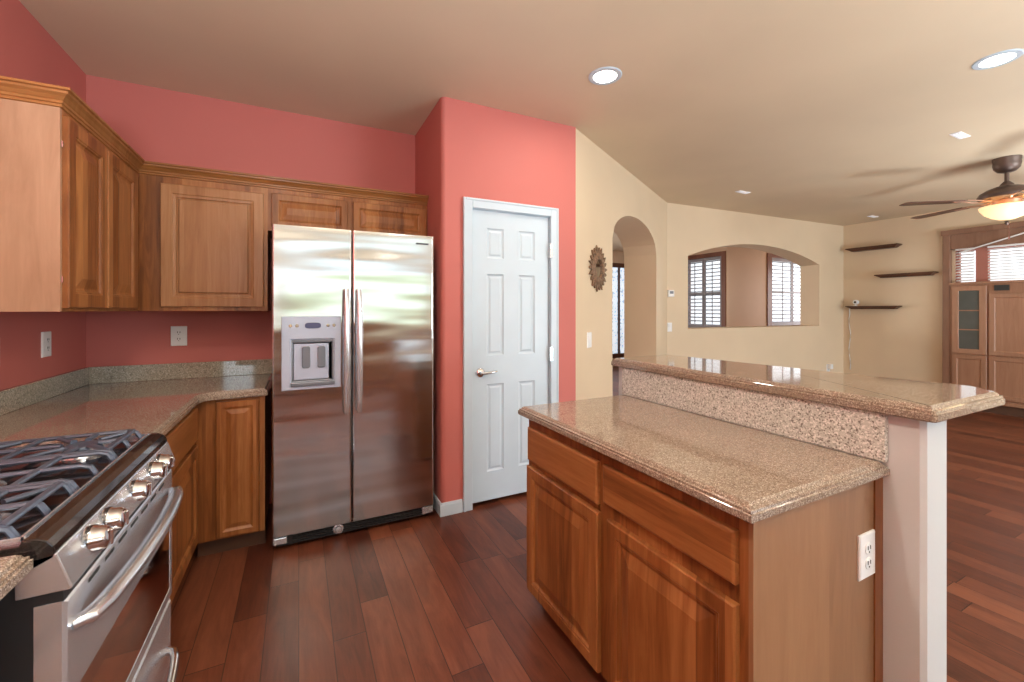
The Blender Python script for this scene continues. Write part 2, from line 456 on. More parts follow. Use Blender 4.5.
# baseboards
def baseb(name, boxes_): return struct(link(name, boxes(*boxes_), M['white'], bevel=.004))
bm = newbm(); prism(bm, [(0, 0), (-.014, 0), (-.014, .07), (-.008, .085), (0, .085)], PY - .012, PY + .30, 'y')
o = struct(link('baseboard_pantry_side', bm, M['white'])); o.location = (PX, 0, 0)
bm = newbm(); prism(bm, [(PY, 0), (PY - .014, 0), (PY - .014, .07), (PY - .008, .085), (PY, .085)], PX - .014, DL - .075, 'x')
struct(link('baseboard_pantry_front', bm, M['white']))
bm = newbm(); prism(bm, [(PY, 0), (PY - .014, 0), (PY - .014, .07), (PY - .008, .085), (PY, .085)], DR + .075, P2, 'x')
struct(link('baseboard_pantry_end', bm, M['white']))
bm = newbm(); prism(bm, [(0, 0), (-.014, 0), (-.014, .07), (-.008, .085), (0, .085)], 2.72, 3.86, 'y')
o = struct(link('baseboard_right', bm, M['white'])); o.location = (XF, 0, 0)

# ---------------------------------------------------------------- pantry door
d1 = sthing('door_1', 'white six-panel pantry door set in the coral wall', (DL, PY, 0))
W_ = DR - DL; hD = DH - .03
cols = [(.112, .242), (.362, .495)]
rows = [(.20, .81), (1.01, 1.58), (1.69, 1.90)]
bm = newbm()
panelled(bm, W_, hD, .035, [(a, b, c, d) for a, b in cols for c, d in rows], [(.004, .005), (.012, .008), (.018, .008), (.030, .003)], e=.003, z0=.03, y0=.012)
link('door_panel', bm, M['white'], d1)
bm = newbm()
cw = .066
for (a, b, c, d) in [(-cw, -.004, 0, DH + cw), (W_ + .004, W_ + cw, 0, DH + cw)]:
    box(bm, a, b, -.018, .001, c, d); 
box(bm, -.004, W_ + .004, -.018, .001, DH + .004, DH + cw)
box(bm, -cw - .004, -cw + .012, -.023, .001, 0, DH + cw + .004); box(bm, W_ + cw - .012, W_ + cw + .004, -.023, .001, 0, DH + cw + .004)
box(bm, -cw + .012, W_ + cw - .012, -.023, .001, DH + cw - .012, DH + cw + .004)
link('door_casing', bm, M['white'], d1, bevel=.004)
bm = boxes((-.012, -.002, 0, .1, 0, DH), (W_ + .002, W_ + .012, 0, .1, 0, DH), (-.012, W_ + .012, 0, .1, DH, DH + .012))
link('door_jamb', bm, M['white'], d1)
bm = newbm(); lathe(bm, [(.034, .012), (.034, .004), (.028, -.004), (.014, -.008), (.012, -.04), (.0, -.042)], 24, (.06, 0, .925), 'y')
tube(bm, [(.06, -.032, .925), (.08, -.038, .926), (.115, -.042, .928), (.15, -.04, .932), (.168, -.036, .934)], [.012, .011, .009, .008, .006], 10)
hd = link('door_handle', bm, M['chrome'], d1, smooth=True); hd['label'] = 'polished metal lever handle'
for z in (.245, 1.03, 1.80):
    bm = boxes((W_ - .004, W_ + .016, -.022, .004, z - .05, z + .05)); lathe(bm, [(.007, -.052), (.007, .052)], 10, (W_ + .002, -.012, z))
    h_ = link('hinge', bm, M['chrome'], d1); h_['label'] = 'metal butt hinge'

# ---------------------------------------------------------------- cabinets
def cab_door(parent, x0, x1, z0, z1, y=-.02, stile=.055, mat='wood', name='door', rings=RAISED, t=.02, label=None):
    w, h = x1 - x0, z1 - z0; bm = newbm()
    panelled(bm, w, h, t, [(stile, w - stile, stile, h - stile)], rings)
    o = link(name, bm, M[mat], parent, T(x0, y, z0))
    if label: o['label'] = label
    return o
def drawer_front(parent, x0, x1, z0, z1, y=-.02, mat='woodh'):
    w, h = x1 - x0, z1 - z0; bm = newbm()
    loft(bm, [[(a, yy, c) for a, c in ((i, i), (w - i, i), (w - i, h - i), (i, h - i))] for yy, i in ((.02, 0), (.006, 0), (.0015, .004), (0, .009))])
    return link('drawer_front', bm, M[mat], parent, T(x0, y, z0))
# island base cabinet: front faces -x, local x runs toward the camera
IX, IY1, IY2 = .930, .645, 1.717
isl = thing('kitchen_island_cabinet', 'alder base cabinet of the island with two doors and two false drawer fronts', 'cabinet', (IX + .02, IY2, 0), -PI / 2)
L_ = IY2 - IY1
D_ = 1.545 - IX - .02
link('cabinet_body', boxes((0, L_, .018, D_, .08, .868)), M['wood'], isl)
ff = boxes((0, .028, 0, .02, .08, .872), (.510, .600, 0, .02, .08, .872), (L_ - .032, L_, 0, .02, .08, .872),
           (.028, .520, 0, .02, .812, .872), (.600, L_ - .022, 0, .02, .812, .872), (.028, .520, 0, .02, .08, .12), (.600, L_ - .022, 0, .02, .08, .12),
           (.028, .520, 0, .02, .640, .690), (.600, L_ - .022, 0, .02, .640, .690))
link('face_frame', ff, M['wood'], isl)
drawer_front(isl, .018, .522, .676, .826); drawer_front(isl, .554, 1.048, .698, .828)
IR = [(.004, .003), (.009, .003), (.014, .009), (.020, .0105), (.024, .0105), (.062, .001), (.065, .0)]
cab_door(isl, .012, .526, .088, .650, stile=.042, rings=IR); cab_door(isl, .576, 1.050, .088, .650, stile=.042, rings=IR)
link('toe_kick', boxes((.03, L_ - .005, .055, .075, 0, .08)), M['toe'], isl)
ep = link('end_panel', boxes((L_, L_ + .012, 0, D_, 0, .872)), M['woodl'], isl); ep['label'] = 'plain tan veneer end panel'
link('corner_stile', boxes((L_ + .004, L_ + .016, D_ - .045, D_, 0, .872)), M['wood'], isl)

# island granite worktop
GX1, GX2, GY1, GY2 = .912, 1.5445, .612, 1.745
bm = newbm(); slab_ogee(bm, [(GX1, GY1), (GX2, GY1), (GX2, GY2), (GX1 - .004, GY2)], .914, .040)
tag(link('granite_countertop', bm, M['granite']), 'speckled tan granite worktop with moulded edge on the island cabinet', 'countertop')
# pony wall, splash and raised bar
SXW = 1.545
pw = newbm(); c = .012
prism(pw, [(SXW + c, .534), (1.692 - c, .534), (1.692, .534 + c), (1.692, 1.79), (SXW, 1.79), (SXW, .534 + c)], 0, 1.058)
tag(link('bar_support_wall', pw, paint('pale_cream_column_paint', (.60, .615, .62), .5)), 'cream plastered half wall carrying the raised bar top', 'half wall')
bm = boxes((SXW - .020, SXW - .0005, .616, 1.742, .9145, 1.057))
tag(link('granite_backsplash', bm, M['granitef'], bevel=.002), 'speckled granite upstand between island worktop and raised bar', 'backsplash')
bar = [(1.508, .508), (1.516, .499), (1.99, .497), (2.07, .585), (2.03, .85), (1.98, 1.3), (1.93, 1.812), (1.512, 1.812)]
bm = newbm(); slab_ogee(bm, bar, 1.10, .042)
tag(link('granite_bar_top', bm, M['granite']), 'raised granite bar top with clipped corner on the cream half wall', 'countertop')

def outlet(name, label, loc, rz, kind='outlet', w=.085, h=.127, cat='outlet', group=None):
    t = thing(name, label, cat, loc, rz, group)
    bm = newbm(); w2, h2 = w / 2, h / 2
    loft(bm, [[(a, yy, c_) for a, c_ in ((-w2 + i, -h2 + i), (w2 - i, -h2 + i), (w2 - i, h2 - i), (-w2 + i, h2 - i))] for yy, i in ((0, 0), (-.004, 0), (-.007, .004))])
    link('cover_plate', bm, M['whitep'], t)
    if kind == 'outlet':
        for s in (-1, 1):
            bm = newbm(); lathe(bm, [(.017, -.0065), (.017, -.009), (.015, -.0095)], 20, (0, 0, s * .021), 'y')
            r_ = link('receptacle', bm, M['whitep'], t)
            link('slots', boxes((-.008, -.005, -.0105, -.0094, s * .021 - .002, s * .021 + .009), (.005, .008, -.0105, -.0094, s * .021 - .002, s * .021 + .009), (-.002, .002, -.0105, -.0094, s * .021 - .011, s * .021 - .007)), M['darkslot'], r_)
    else:
        n = 1 if w < .1 else 2
        for k in range(n):
            cx = 0 if n == 1 else (-.023 + .046 * k)
            bm = newbm(); prism(bm, [(-.0095, -.033), (-.0065, -.033), (-.0065, .033), (-.0125, .033)], cx - .016, cx + .016, 'x')
            link('rocker', bm, M['whitep'], t)
    return t
outlet('power_outlet', 'white outlet on the tan end panel of the island', (1.452, IY1 - .0125, .658), 0)
outlet('power_outlet', 'white outlet on the coral back wall under the single-door upper cabinet', (-.692, YB, 1.19), 0)
outlet('power_outlet', 'white outlet on the left coral wall near the inside corner', (XL, 2.965, 1.186), PI / 2)
outlet('light_switch', 'white switch plate on the left coral wall at the photo edge', (XL, 2.545, 1.18), PI / 2, 'switch', cat='switch')

# lower cabinets on the left wall beyond the range, and on the back wall
LX = -.50; BY = 2.80
ll = thing('base_cabinet', 'alder base cabinet with drawer over door between range and corner', 'cabinet', (LX, 1.905, 0), PI / 2)
w = BY - 1.905 + .0
link('cabinet_body', boxes((0, w - .002, .018, .62, .10, .868)), M['wood'], ll)
link('face_frame', boxes((0, .30, 0, .02, .10, .872), (.87, w - .002, 0, .02, .10, .872), (.30, .87, 0, .02, .84, .872), (.30, .87, 0, .02, .62, .66), (.30, .87, 0, .02, .10, .13)), M['wood'], ll)
drawer_front(ll, .02, .875, .665, .838); cab_door(ll, .30, .875, .115, .640); cab_door(ll, .02, .29, .115, .640)
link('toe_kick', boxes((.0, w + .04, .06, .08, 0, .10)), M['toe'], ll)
bl = thing('base_cabinet', 'alder base cabinet with one tall raised-panel door beside the refrigerator', 'cabinet', (LX + .002, BY, 0), 0)
w = -.155 - LX - .02
link('cabinet_body', boxes((0, w, .018, .60, .10, .868)), M['wood'], bl)
link('face_frame', boxes((0, .10, 0, .02, .10, .872), (w - .03, w, 0, .02, .10, .872), (.10, w - .03, 0, .02, .85, .872), (.10, w - .03, 0, .02, .10, .125)), M['wood'], bl)
cab_door(bl, .095, .298, .112, .855, stile=.030, rings=[(.004, .003), (.012, .009), (.016, .0095), (.040, .002)])
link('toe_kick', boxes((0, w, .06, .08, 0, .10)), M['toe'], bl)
# cabinet left of the range
nl = thing('base_cabinet', 'alder base cabinet at the near side of the range', 'cabinet', (LX, .30, 0), PI / 2)
w = 1.105 - .30
link('cabinet_body', boxes((0, w, .018, .62, .10, .868)), M['wood'], nl)
link('face_frame', boxes((0, .05, 0, .02, .10, .872), (w - .05, w, 0, .02, .10, .872), (.05, w - .05, 0, .02, .83, .872), (.05, w - .05, 0, .02, .10, .13)), M['wood'], nl)
drawer_front(nl, .03, w - .03, .665, .838); cab_door(nl, .03, w - .03, .115, .640)

# counters along the walls (L shaped) and the near one
RY1, RY2 = 1.118, 1.892          # range
bm = newbm()
cf = -.462
slab_ogee(bm, [(XL + .0, RY2 + .004), (cf, RY2 + .004), (cf, 2.70), (cf + .015, 2.745), (cf + .055, 2.765), (-.158, 2.775), (-.158, YB), (XL, YB)], .914, .042, .8)
tag(link('granite_countertop', bm, M['granite']), 'L-shaped tan granite counter in the corner between range and refrigerator', 'countertop')
bm = newbm(); slab_ogee(bm, [(XL, .28), (cf + .018, .28), (cf + .018, RY1 - .006), (XL, RY1 - .006)], .914, .042, .8)
tag(link('granite_countertop', bm, M['granite']), 'short tan granite counter at the near side of the range', 'countertop')
gs = paint  # grey-green upstand stone
M['granites'] = granite('grey_tan_granite', (.34, .30, .23), (.20, .17, .12), (.50, .45, .36), .5, .06)
tag(link('granite_backsplash', boxes((XL + .02, -.158, YB - .02, YB - .0005, .9145, 1.016)), M['granites'], bevel=.002), 'low polished granite upstand along the coral back wall', 'backsplash')
tag(link('granite_backsplash', boxes((XL + .0005, XL + .02, RY2 + .004, YB - .0005, .9145, 1.016)), M['granites'], bevel=.002), 'low granite upstand along the left coral wall behind the counter', 'backsplash')

# upper cabinets
UB, UT = 1.353, 2.118
UX = -.80; UY = 3.05; UN = 2.185
u1_ = thing('upper_cabinet', 'two-door alder wall cabinet on the left wall with pale end panel', 'cabinet', (UX, UN, UB), PI / 2)
w = UY - UN; dz = UT - UB
link('cabinet_body', boxes((.012, w + .30, .018, .338, 0, dz)), M['wood'], u1_)
link('face_frame', boxes((.012, .03, 0, .02, 0, dz), (.36, .40, 0, .02, 0, dz), (.76, w - .001, 0, .02, 0, dz), (.03, .36, 0, .02, .0, .03), (.40, .76, 0, .02, 0, .03), (.03, .36, 0, .02, dz - .04, dz), (.40, .76, 0, .02, dz - .04, dz)), M['wood'], u1_)
cab_door(u1_, .012, .376, .014, dz - .024); cab_door(u1_, .388, .785, .014, dz - .024)
p_ = link('end_panel', boxes((-.003, .012, .0, .338, 0, dz)), M['woodpale'], u1_); p_['label'] = 'pale flat end panel'
for z in (.11, .62): link('hinge', boxes((.002, .010, -.006, -.001, z, z + .022)), M['chrome'], u1_)
u2_ = thing('upper_cabinet', 'single-door alder wall cabinet on the back wall beside the refrigerator', 'cabinet', (UX + .001, UY, UB), 0)
w = -.165 - UX - .01
link('cabinet_body', boxes((.0, w, .018, .368, 0, dz)), M['wood'], u2_)
link('face_frame', boxes((0, .12, 0, .02, 0, dz), (w - .045, w, 0, .02, 0, dz), (.12, w - .045, 0, .02, 0, .04), (.12, w - .045, 0, .02, dz - .05, dz)), M['wood'], u2_)
M['woodv'] = wood('alder_wide_boards', (.250, .095, .030), (.350, .150, .056), (.440, .215, .098), board=.11)
cab_door(u2_, .100, .605, .024, dz - .040, mat='woodv', stile=.052, rings=[(.005, .004), (.018, .006), (.022, .014), (.028, .014), (.034, .004)])
u3_ = thing('over_fridge_cabinet', 'short two-door alder cabinet above the refrigerator', 'cabinet', (-.174, UY, 1.855), 0)
w = PX - .003 + .174; d3 = UT - 1.855
link('cabinet_body', boxes((0, w, .018, .368, 0, d3)), M['wood'], u3_)
link('face_frame', boxes((0, .03, 0, .02, 0, d3), (.46, .50, 0, .02, 0, d3), (w - .03, w, 0, .02, 0, d3), (.03, .46, 0, .02, 0, .03), (.50, w - .03, 0, .02, 0, .03), (.03, .46, 0, .02, d3 - .04, d3), (.50, w - .03, 0, .02, d3 - .04, d3)), M['wood'], u3_)
SR = [(.004, .003), (.010, .008), (.016, .0095), (.045, .002)]
cab_door(u3_, .022, .468, .02, d3 - .03, stile=.04, rings=SR); cab_door(u3_, .500, w - .014, .02, d3 - .03, stile=.04, rings=SR)
# crown moulding swept around the three cabinets
prof = [(0, 0), (.006, .003), (.006, .012), (.011, .015), (.011, .024), (.015, .028), (.022, .038), (.032, .046), (.034, .054), (.042, .057), (.042, .066), (0, .066)]
path = [(XL, UN), (UX, UN), (UX, UY), (PX - .003, UY)]
bm = newbm(); loops = []
for i, (px, py) in enumerate(path):
    p = Vector((px, py))
    if i == 0: m = Vector((0, -1))
    elif i == len(path) - 1: m = Vector((0, -1))
    else:
        a = (p - Vector(path[i - 1])).normalized(); b = (Vector(path[i + 1]) - p).normalized()
        na = Vector((a.y, -a.x)); nb = Vector((b.y, -b.x)); m = (na + nb) / (1 + na.dot(nb))
    loops.append([(px + m.x * (o_ - .001), py + m.y * (o_ - .001), UT + .0005 + z_) for o_, z_ in prof])
loft(bm, loops)
tag(link('crown_moulding', bm, M['crown']), 'stepped wooden crown moulding along the tops of the wall cabinets', 'moulding')

# ---------------------------------------------------------------- refrigerator
FX1, FX2, FM, FY = -.134, .788, .287, 2.712
fr = thing('refrigerator', 'side-by-side stainless steel refrigerator with water dispenser', 'refrigerator', (FX1, FY, 0), 0)
fw = FX2 - FX1; fz0, fz1 = .085, 1.838
link('cabinet_body', boxes((.004, fw - .004, .075, .70, .03, 1.83)), M['greyside'], fr, bevel=.004)
def fdoor(x0, x1, lab, bow=.0015):
    bm = newbm(); n = 14; rows_ = [fz0, fz0 + .004, fz1 - .004, fz1]
    top = []
    xs = [x0 + (x1 - x0) * q for q in [0, .008, .016, .024] + [.1 * i for i in range(1, 10)] + [.976, .984, .992, 1]]
    def yy(x):
        s = (x - x0) / (x1 - x0) * 2 - 1
        return -bow * (1 - s * s) + (0.003 * max(0, abs(s) - .968) / .032)
    pts = [(x, yy(x)) for x in xs] + [(x1, .068), (x0, .068)]
    prism(bm, pts, fz0, fz1)
    o = link('door', bm, M['steel'], fr, smooth=True); o['label'] = lab; return o
dA = fdoor(.001, FM - FX1 - .155 + .15 - .0, 'left freezer door with dispenser')
dB = fdoor(FM - FX1 + .004, fw - .001, 'right refrigerator door')
def fhandle(x, par):
    bm = newbm(); n = 18; pts = []; 
    for i in range(n + 1):
        s = i / n; z = .745 + .735 * s
        pts.append((x, -.022 - .035 * math.sin(PI * s) ** .5, z))
    rr = [.015 + .004 * math.sin(PI * i / n) for i in range(n + 1)]
    tube(bm, pts, rr, 12, [r_ * .7 for r_ in rr], up=(0, 1, 0))
    for z in (.765, 1.46): lathe(bm, [(.011, .0), (.011, -.035)], 12, (x, 0, z), 'y')
    link('handle', bm, M['steelp'], par, smooth=True)
fhandle(FM - FX1 - .036, dA); fhandle(FM - FX1 + .036, dB)
dx0, dx1, dz0, dz1 = .047, .357, .903, 1.322
ds = newbm()
panelled(ds, dx1 - dx0, dz1 - dz0, .02, [(.042, .278, .018, .292)], [(.002, .004), (.010, .010)], e=.004, x0=dx0, z0=dz0, y0=-.016)
dsp = link('dispenser_panel', ds, M['dispenser'], dA); dsp['label'] = 'pale grey ice and water dispenser'
bm = newbm(); x_, z_ = dx0 + .042, dz0 + .018; ww, hh = .236, .274
panelled(bm, ww, hh, .004, [(.012, ww - .012, .03, hh - .02)], [(.004, .0015)], e=.001, x0=x_, z0=z_, y0=-.0075)
link('recess_frame', bm, M['disdark'], dsp)
link('recess_back', boxes((x_ + .020, x_ + ww - .035, -.0085, -.005, z_ + .04, z_ + hh - .030)), M['dispenser'], dsp)
for xx in (.062, .142):
    bm = newbm(); prism(bm, [(x_ + xx + .005, z_ + .105), (x_ + xx + .034, z_ + .105), (x_ + xx + .042, z_ + .113), (x_ + xx + .042, z_ + .222), (x_ + xx + .034, z_ + .23), (x_ + xx + .008, z_ + .23), (x_ + xx, z_ + .222), (x_ + xx, z_ + .113)], -.022, -.008, 'y')
    o = link('dispenser_paddle', bm, M['disdark'], dsp, bevel=.003)
link('drip_tray', boxes((x_ + .004, x_ + ww - .004, -.030, -.006, z_ + .004, z_ + .026)), M['disdark'], dsp, bevel=.004)
bm = newbm(); cx, cz = dx0 + .16, dz0 + .366
prism(bm, [(cx + .042 * math.copysign(abs(math.cos(a)) ** .5, math.cos(a)), cz + .017 * math.copysign(abs(math.sin(a)) ** .7, math.sin(a))) for a in [2 * PI * i / 24 for i in range(24)]], -.019, -.015, 'y')
link('display', bm, M['display'], dsp)
for bx in (.045, .078, .240, .272):
    bm = newbm(); lathe(bm, [(.009, -.015), (.009, -.019), (.007, -.020)], 16, (dx0 + bx, 0, cz), 'y'); link('button', bm, M['chrome'], dsp)
link('badge', boxes((fw - .115, fw - .035, -.0075, -.002, 1.780, 1.790)), M['greyside'], dB)
bm = newbm()
box(bm, .02, fw - .02, .030, .06, .018, .082)
for k in range(4): box(bm, .10, fw - .06, .018, .034, .024 + .014 * k, .031 + .014 * k)
g_ = link('toe_grille', bm, M['black'], fr); g_['label'] = 'black slotted toe grille'
link('hinge_cover', boxes((.004, .075, .0, .03, .038, .078)), M['steelp'], fr, bevel=.006); link('hinge_cover', boxes((fw - .075, fw - .004, .0, .03, .035, .080)), M['steelp'], fr, bevel=.006)
bm = newbm(); lathe(bm, [(.0, -.002), (.015, 0), (.019, .006), (.019, .02)], 20, (.345, .008, .052), 'y')
lathe(bm, [(.019, .006), (.030, .010), (.031, .018)], 20, (.345, .008, .052), 'y')
link('filter_cap', bm, M['steelp'], fr, smooth=True)
for x in (.05, fw - .05):
    for y in (.10, .65): bm = newbm(); lathe(bm, [(.018, 0), (.018, .03)], 12, (x, y, 0)); link('levelling_foot', bm, M['black'], fr)

# ---------------------------------------------------------------- gas range (front faces +x, local x runs away from the camera)
rg = thing('gas_range', 'stainless gas range with black cooktop and cast-iron grates', 'stove', (-.402, RY1, 0), PI / 2)
RW = RY2 - RY1
link('range_body', boxes((.004, RW - .004, .045, .66, .03, .89)), M['black'], rg)
bm = newbm()   # cooktop tray with rolled front
pr = [(.016, .886), (.014, .896), (.017, .908), (.026, .920), (.040, .927), (.060, .929), (.064, .920), (.60, .920), (.60, .940), (.700, .940), (.700, .880), (.05, .868)]
prism(bm, [(a, b) for a, b in pr], 0.0, RW, 'x')
ct = link('cooktop', bm, M['blackglass'], rg, bevel=.002)
link('cooktop_trim', boxes((.012, RW - .012, .0625, .0665, .916, .9325), (.012, .016, .06, .60, .916, .931), (RW - .016, RW - .012, .06, .60, .916, .931)), M['steelp'], ct)
bm = newbm()   # sloped control panel
prism(bm, [(-.010, .822), (-.006, .818), (.07, .818), (.07, .886), (.013, .894)], 0, RW, 'x')
cp = link('control_panel', bm, M['steelp'], rg, bevel=.003)
for i, kx in enumerate((.110, .205, .387, .545, .625)):
    bm = newbm()
    prof_ = [(.030, .010), (.030, -.004), (.027, -.008), (.026, -.020), (.022, -.027), (.012, -.031), (0.0, -.0315)]
    lathe(bm, prof_, 20, (0, 0, 0), 'y')
    kb = link('knob', bm, M['chrome'], cp, T(kx + .012, .002, .858), smooth=True)
    link('knob_grip', boxes((-.004, .004, -.036, -.020, -.018, .018)), M['chrome'], kb, bevel=.003)
    bm = newbm(); lathe(bm, [(.030, .006), (.030, -.002)], 20, (0, 0, 0), 'y'); link('knob_skirt', bm, M['black'], kb)
link('vent_gap', boxes((.003, RW - .003, .004, .05, .796, .820)), M['black'], rg)
bm = newbm()
panelled(bm, RW - .004, .446, .045, [(.030, RW - .034, .035, .243)], [(.001, .002), (.002, .003)], e=.006, x0=.002, z0=.352, y0=.0, fill=False)
od = link('oven_door', bm, M['steelp'], rg)
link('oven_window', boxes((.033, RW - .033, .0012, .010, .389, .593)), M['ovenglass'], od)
bm = newbm(); n = 16
pts = [(.040, .004, .730)] + [(.050 + (RW - .10) * i / n, -.018 - .028 * math.sin(PI * i / n) ** .6, .732) for i in range(n + 1)] + [(RW - .040, .004, .730)]
tube(bm, pts, [.015] + [.021] * (n + 1) + [.015], 14, [.011] + [.014] * (n + 1) + [.011])
link('handle', bm, M['chromeh'], od, smooth=True)
for k in range(7): link('vent_slot', boxes((.10 + .085 * k, .155 + .085 * k, -.0008, .004, .776, .784)), M['darkslot'], od)
bm = newbm()
panelled(bm, RW - .004, .25, .04, [(.03, RW - .034, .03, .21)], [(.004, .001)], e=.010, x0=.002, z0=.095, y0=.002)
dr = link('storage_drawer', bm, M['steelp'], rg)
bm = newbm(); pts = [(.060, .004, .19)] + [(.075 + (RW - .15) * i / n, -.020 - .030 * math.sin(PI * i / n) ** .6, .19) for i in range(n + 1)] + [(RW - .06, .004, .19)]
tube(bm, pts, .013, 12); link('handle', bm, M['chrome'], dr, smooth=True)
for x in (.05, RW - .05):
    for y in (.08, .60): bm = newbm(); lathe(bm, [(.02, 0), (.02, .031)], 12, (x, y, 0)); link('levelling_foot', bm, M['black'], rg)
# burners
burners = [(.135, .19, .040), (.135, .45, .032), (RW / 2, .32, .046), (RW - .135, .19, .046), (RW - .135, .45, .032)]
for bx, by, br in burners:
    bm = newbm(); lathe(bm, [(br * 1.5, 0), (br * 1.45, .004), (br * 1.05, .008), (br, .014), (br * .98, .016)], 28, (bx, by, .920))
    bo = link('burner', bm, M['steelp'], rg, smooth=True)
    bm = newbm(); lathe(bm, [(br * .95, .016), (br * .98, .020), (br * .93, .026), (br * .7, .028), (0, .0285)], 28, (bx, by, .920))
    link('burner_cap', bm, M['castiron'], bo, smooth=True)
# three grates, each with bars whose front and rear ends curve down
GZ = .950
def bar_pts(x0, y0, x1, y1, drop0=True, drop1=True, z=GZ):
    P0, P1 = Vector((x0, y0, 0)), Vector((x1, y1, 0)); d = (P1 - P0).normalized(); out = []
    if drop0: out += [P0 + Vector((0, 0, z - .030)), P0 + Vector((0, 0, z - .022)) + d * .003, P0 + d * .012 + Vector((0, 0, z - .006))]
    out += [P0 + d * (.03 if drop0 else 0) + Vector((0, 0, z)), P1 - d * (.03 if drop1 else 0) + Vector((0, 0, z))]
    if drop1: out += [P1 - d * .012 + Vector((0, 0, z - .006)), P1 + Vector((0, 0, z - .022)) - d * .003, P1 + Vector((0, 0, z - .030))]
    return out
for gi in range(3):
    a = .020 + gi * (RW - .04) / 3; b = a + (RW - .04) / 3 - .004
    bm = newbm(); mid = (a + b) / 2
    bars = [((a + .008, .078, a + .008, .585), 1, 1), ((b - .008, .078, b - .008, .585), 1, 1), ((mid, .078, mid, .150), 1, 0), ((mid, .235, mid, .41), 0, 0), ((mid, .50, mid, .585), 0, 1),
            ((a + .008, .32, b - .008, .32), 0, 0)]
    if gi == 1: bars[2:5] = [((mid, .078, mid, .26), 1, 0), ((mid, .385, mid, .585), 0, 1), ((a + .008, .19, b - .008, .19), 0, 0), ((a + .008, .46, b - .008, .46), 0, 0)]
    else:
        for cy in (.19, .45):
            for sx, sy in ((-1, -1), (1, -1), (-1, 1), (1, 1)):
                bars.append(((mid + sx * .100, cy + sy * .085, mid + sx * .035, cy + sy * .030), 0, 0))
            bars += [((a + .008, cy, mid - .045, cy), 0, 0), ((b - .008, cy, mid + .045, cy), 0, 0)]
            bars += [((a + .008, cy - .09, b - .008, cy - .09), 0, 0)] if cy < .3 else [((a + .008, cy + .09, b - .008, cy + .09), 0, 0)]
    for (q, d0, d1) in bars: tube(bm, bar_pts(*q, d0, d1), .0090, 8, .0065)
    link('grate', bm, M['castiron'], rg, smooth=True)

# ---------------------------------------------------------------- recessed lights, registers
def can(x, y, label, watts=CAN_W):
    t = thing('recessed_light', label, 'ceiling light', (x, y, H), 0, 'recessed ceiling lights')
    bm = newbm(); lathe(bm, [(.070, -.001), (.070, -.006), (.095, -.006), (.100, -.002), (.100, 0)], 32, cap=False); link('trim_ring', bm, M['white'], t, smooth=True)
    bm = newbm(); lathe(bm, [(.072, -.001), (.072, -.003), (.0, -.0035)], 32); link('lens', bm, M['lens'], t)
    ld = bpy.data.lights.new('lamp', 'AREA'); ld.shape = 'DISK'; ld.size = .14; ld.energy = watts; ld.color = (1.0, .90, .78)
    lo = bpy.data.objects.new('lamp', ld); COL.objects.link(lo); lo.parent = t; lo.location = (0, 0, -.02)
    return t
can(1.651, 2.035, 'round lit recessed light in the ceiling in front of the pantry wall')
can(3.516, .909, 'round lit recessed light at the upper right ceiling edge')
for x, y, w_ in ((-.2, .9, 14), (1.4, -1.6, 6), (4.2, -1.6, 6), (6.6, -1.2, 6)):  # unseen recessed lamps added as extra fill light
    can(x, y, 'unseen round recessed light added as fill in the ceiling out of the picture above the camera', w_)
def register(x, y, label):
    t = thing('ceiling_register', label, 'ceiling vent', (x, y, H), 0, 'small white ceiling registers')
    link('frame', boxes((-.10, .10, -.034, .034, -.006, 0)), M['vent'], t, bevel=.002)
    for k in range(3): link('slat', boxes((-.088, .088, -.024 + k * .018, -.015 + k * .018, -.010, -.005)), M['vent'], t)
register(4.768, 1.436, 'small white ceiling register nearest the fan')
register(4.752, 3.30, 'small white ceiling register near the pass-through wall')
register(7.75, 3.28, 'small white ceiling register in the far corner')

# ---------------------------------------------------------------- ceiling fan
fx, fy = 5.885, 1.46
fan = thing('ceiling_fan', 'bronze ceiling fan with wood blades and lit glass bowl', 'ceiling fan', (fx, fy, H))
bm = newbm(); lathe(bm, [(.030, -.135), (.060, -.125), (.085, -.095), (.092, -.06), (.090, -.03), (.094, -.02), (.094, 0)], 32); link('canopy', bm, M['bronze'], fan, smooth=True)
bm = newbm(); lathe(bm, [(.016, -.26), (.016, -.13)], 16); lathe(bm, [(.05, -.265), (.045, -.245), (.020, -.215)], 20); link('downrod', bm, M['bronze'], fan, smooth=True)
bm = newbm(); lathe(bm, [(.10, -.395), (.15, -.385), (.185, -.37), (.192, -.345), (.175, -.315), (.13, -.285), (.08, -.265), (.04, -.258)], 40); link('motor_housing', bm, M['bronze'], fan, smooth=True)
bm = newbm(); lathe(bm, [(.060, -.45), (.09, -.43), (.10, -.39)], 24); link('switch_housing', bm, M['copper'], fan, smooth=True)
bm = newbm()
lathe(bm, [(.012, -.575), (.05, -.568), (.10, -.548), (.145, -.515), (.175, -.470), (.180, -.448), (.174, -.443), (.166, -.466), (.136, -.508), (.09, -.538), (.0, -.56)], 40)
link('glass_bowl', bm, M['bowl'], fan, smooth=True)
bm = newbm(); lathe(bm, [(.0, -.625), (.010, -.615), (.016, -.600), (.008, -.592), (.020, -.585), (.0, -.58)], 16); fn = link('finial', bm, M['bronze'], fan, smooth=True)
link('pull_chain', boxes((.058, .062, -.002, .002, -.72, -.57), (.054, .066, -.006, .006, -.75, -.72)), M['chrome'], fan)
ld = bpy.data.lights.new('fan_lamp', 'POINT'); ld.energy = FAN_W; ld.color = (1.0, .72, .42); ld.shadow_soft_size = .06
lo = bpy.data.objects.new('fan_lamp', ld); COL.objects.link(lo); lo.parent = fan; lo.location = (0, 0, -.43)
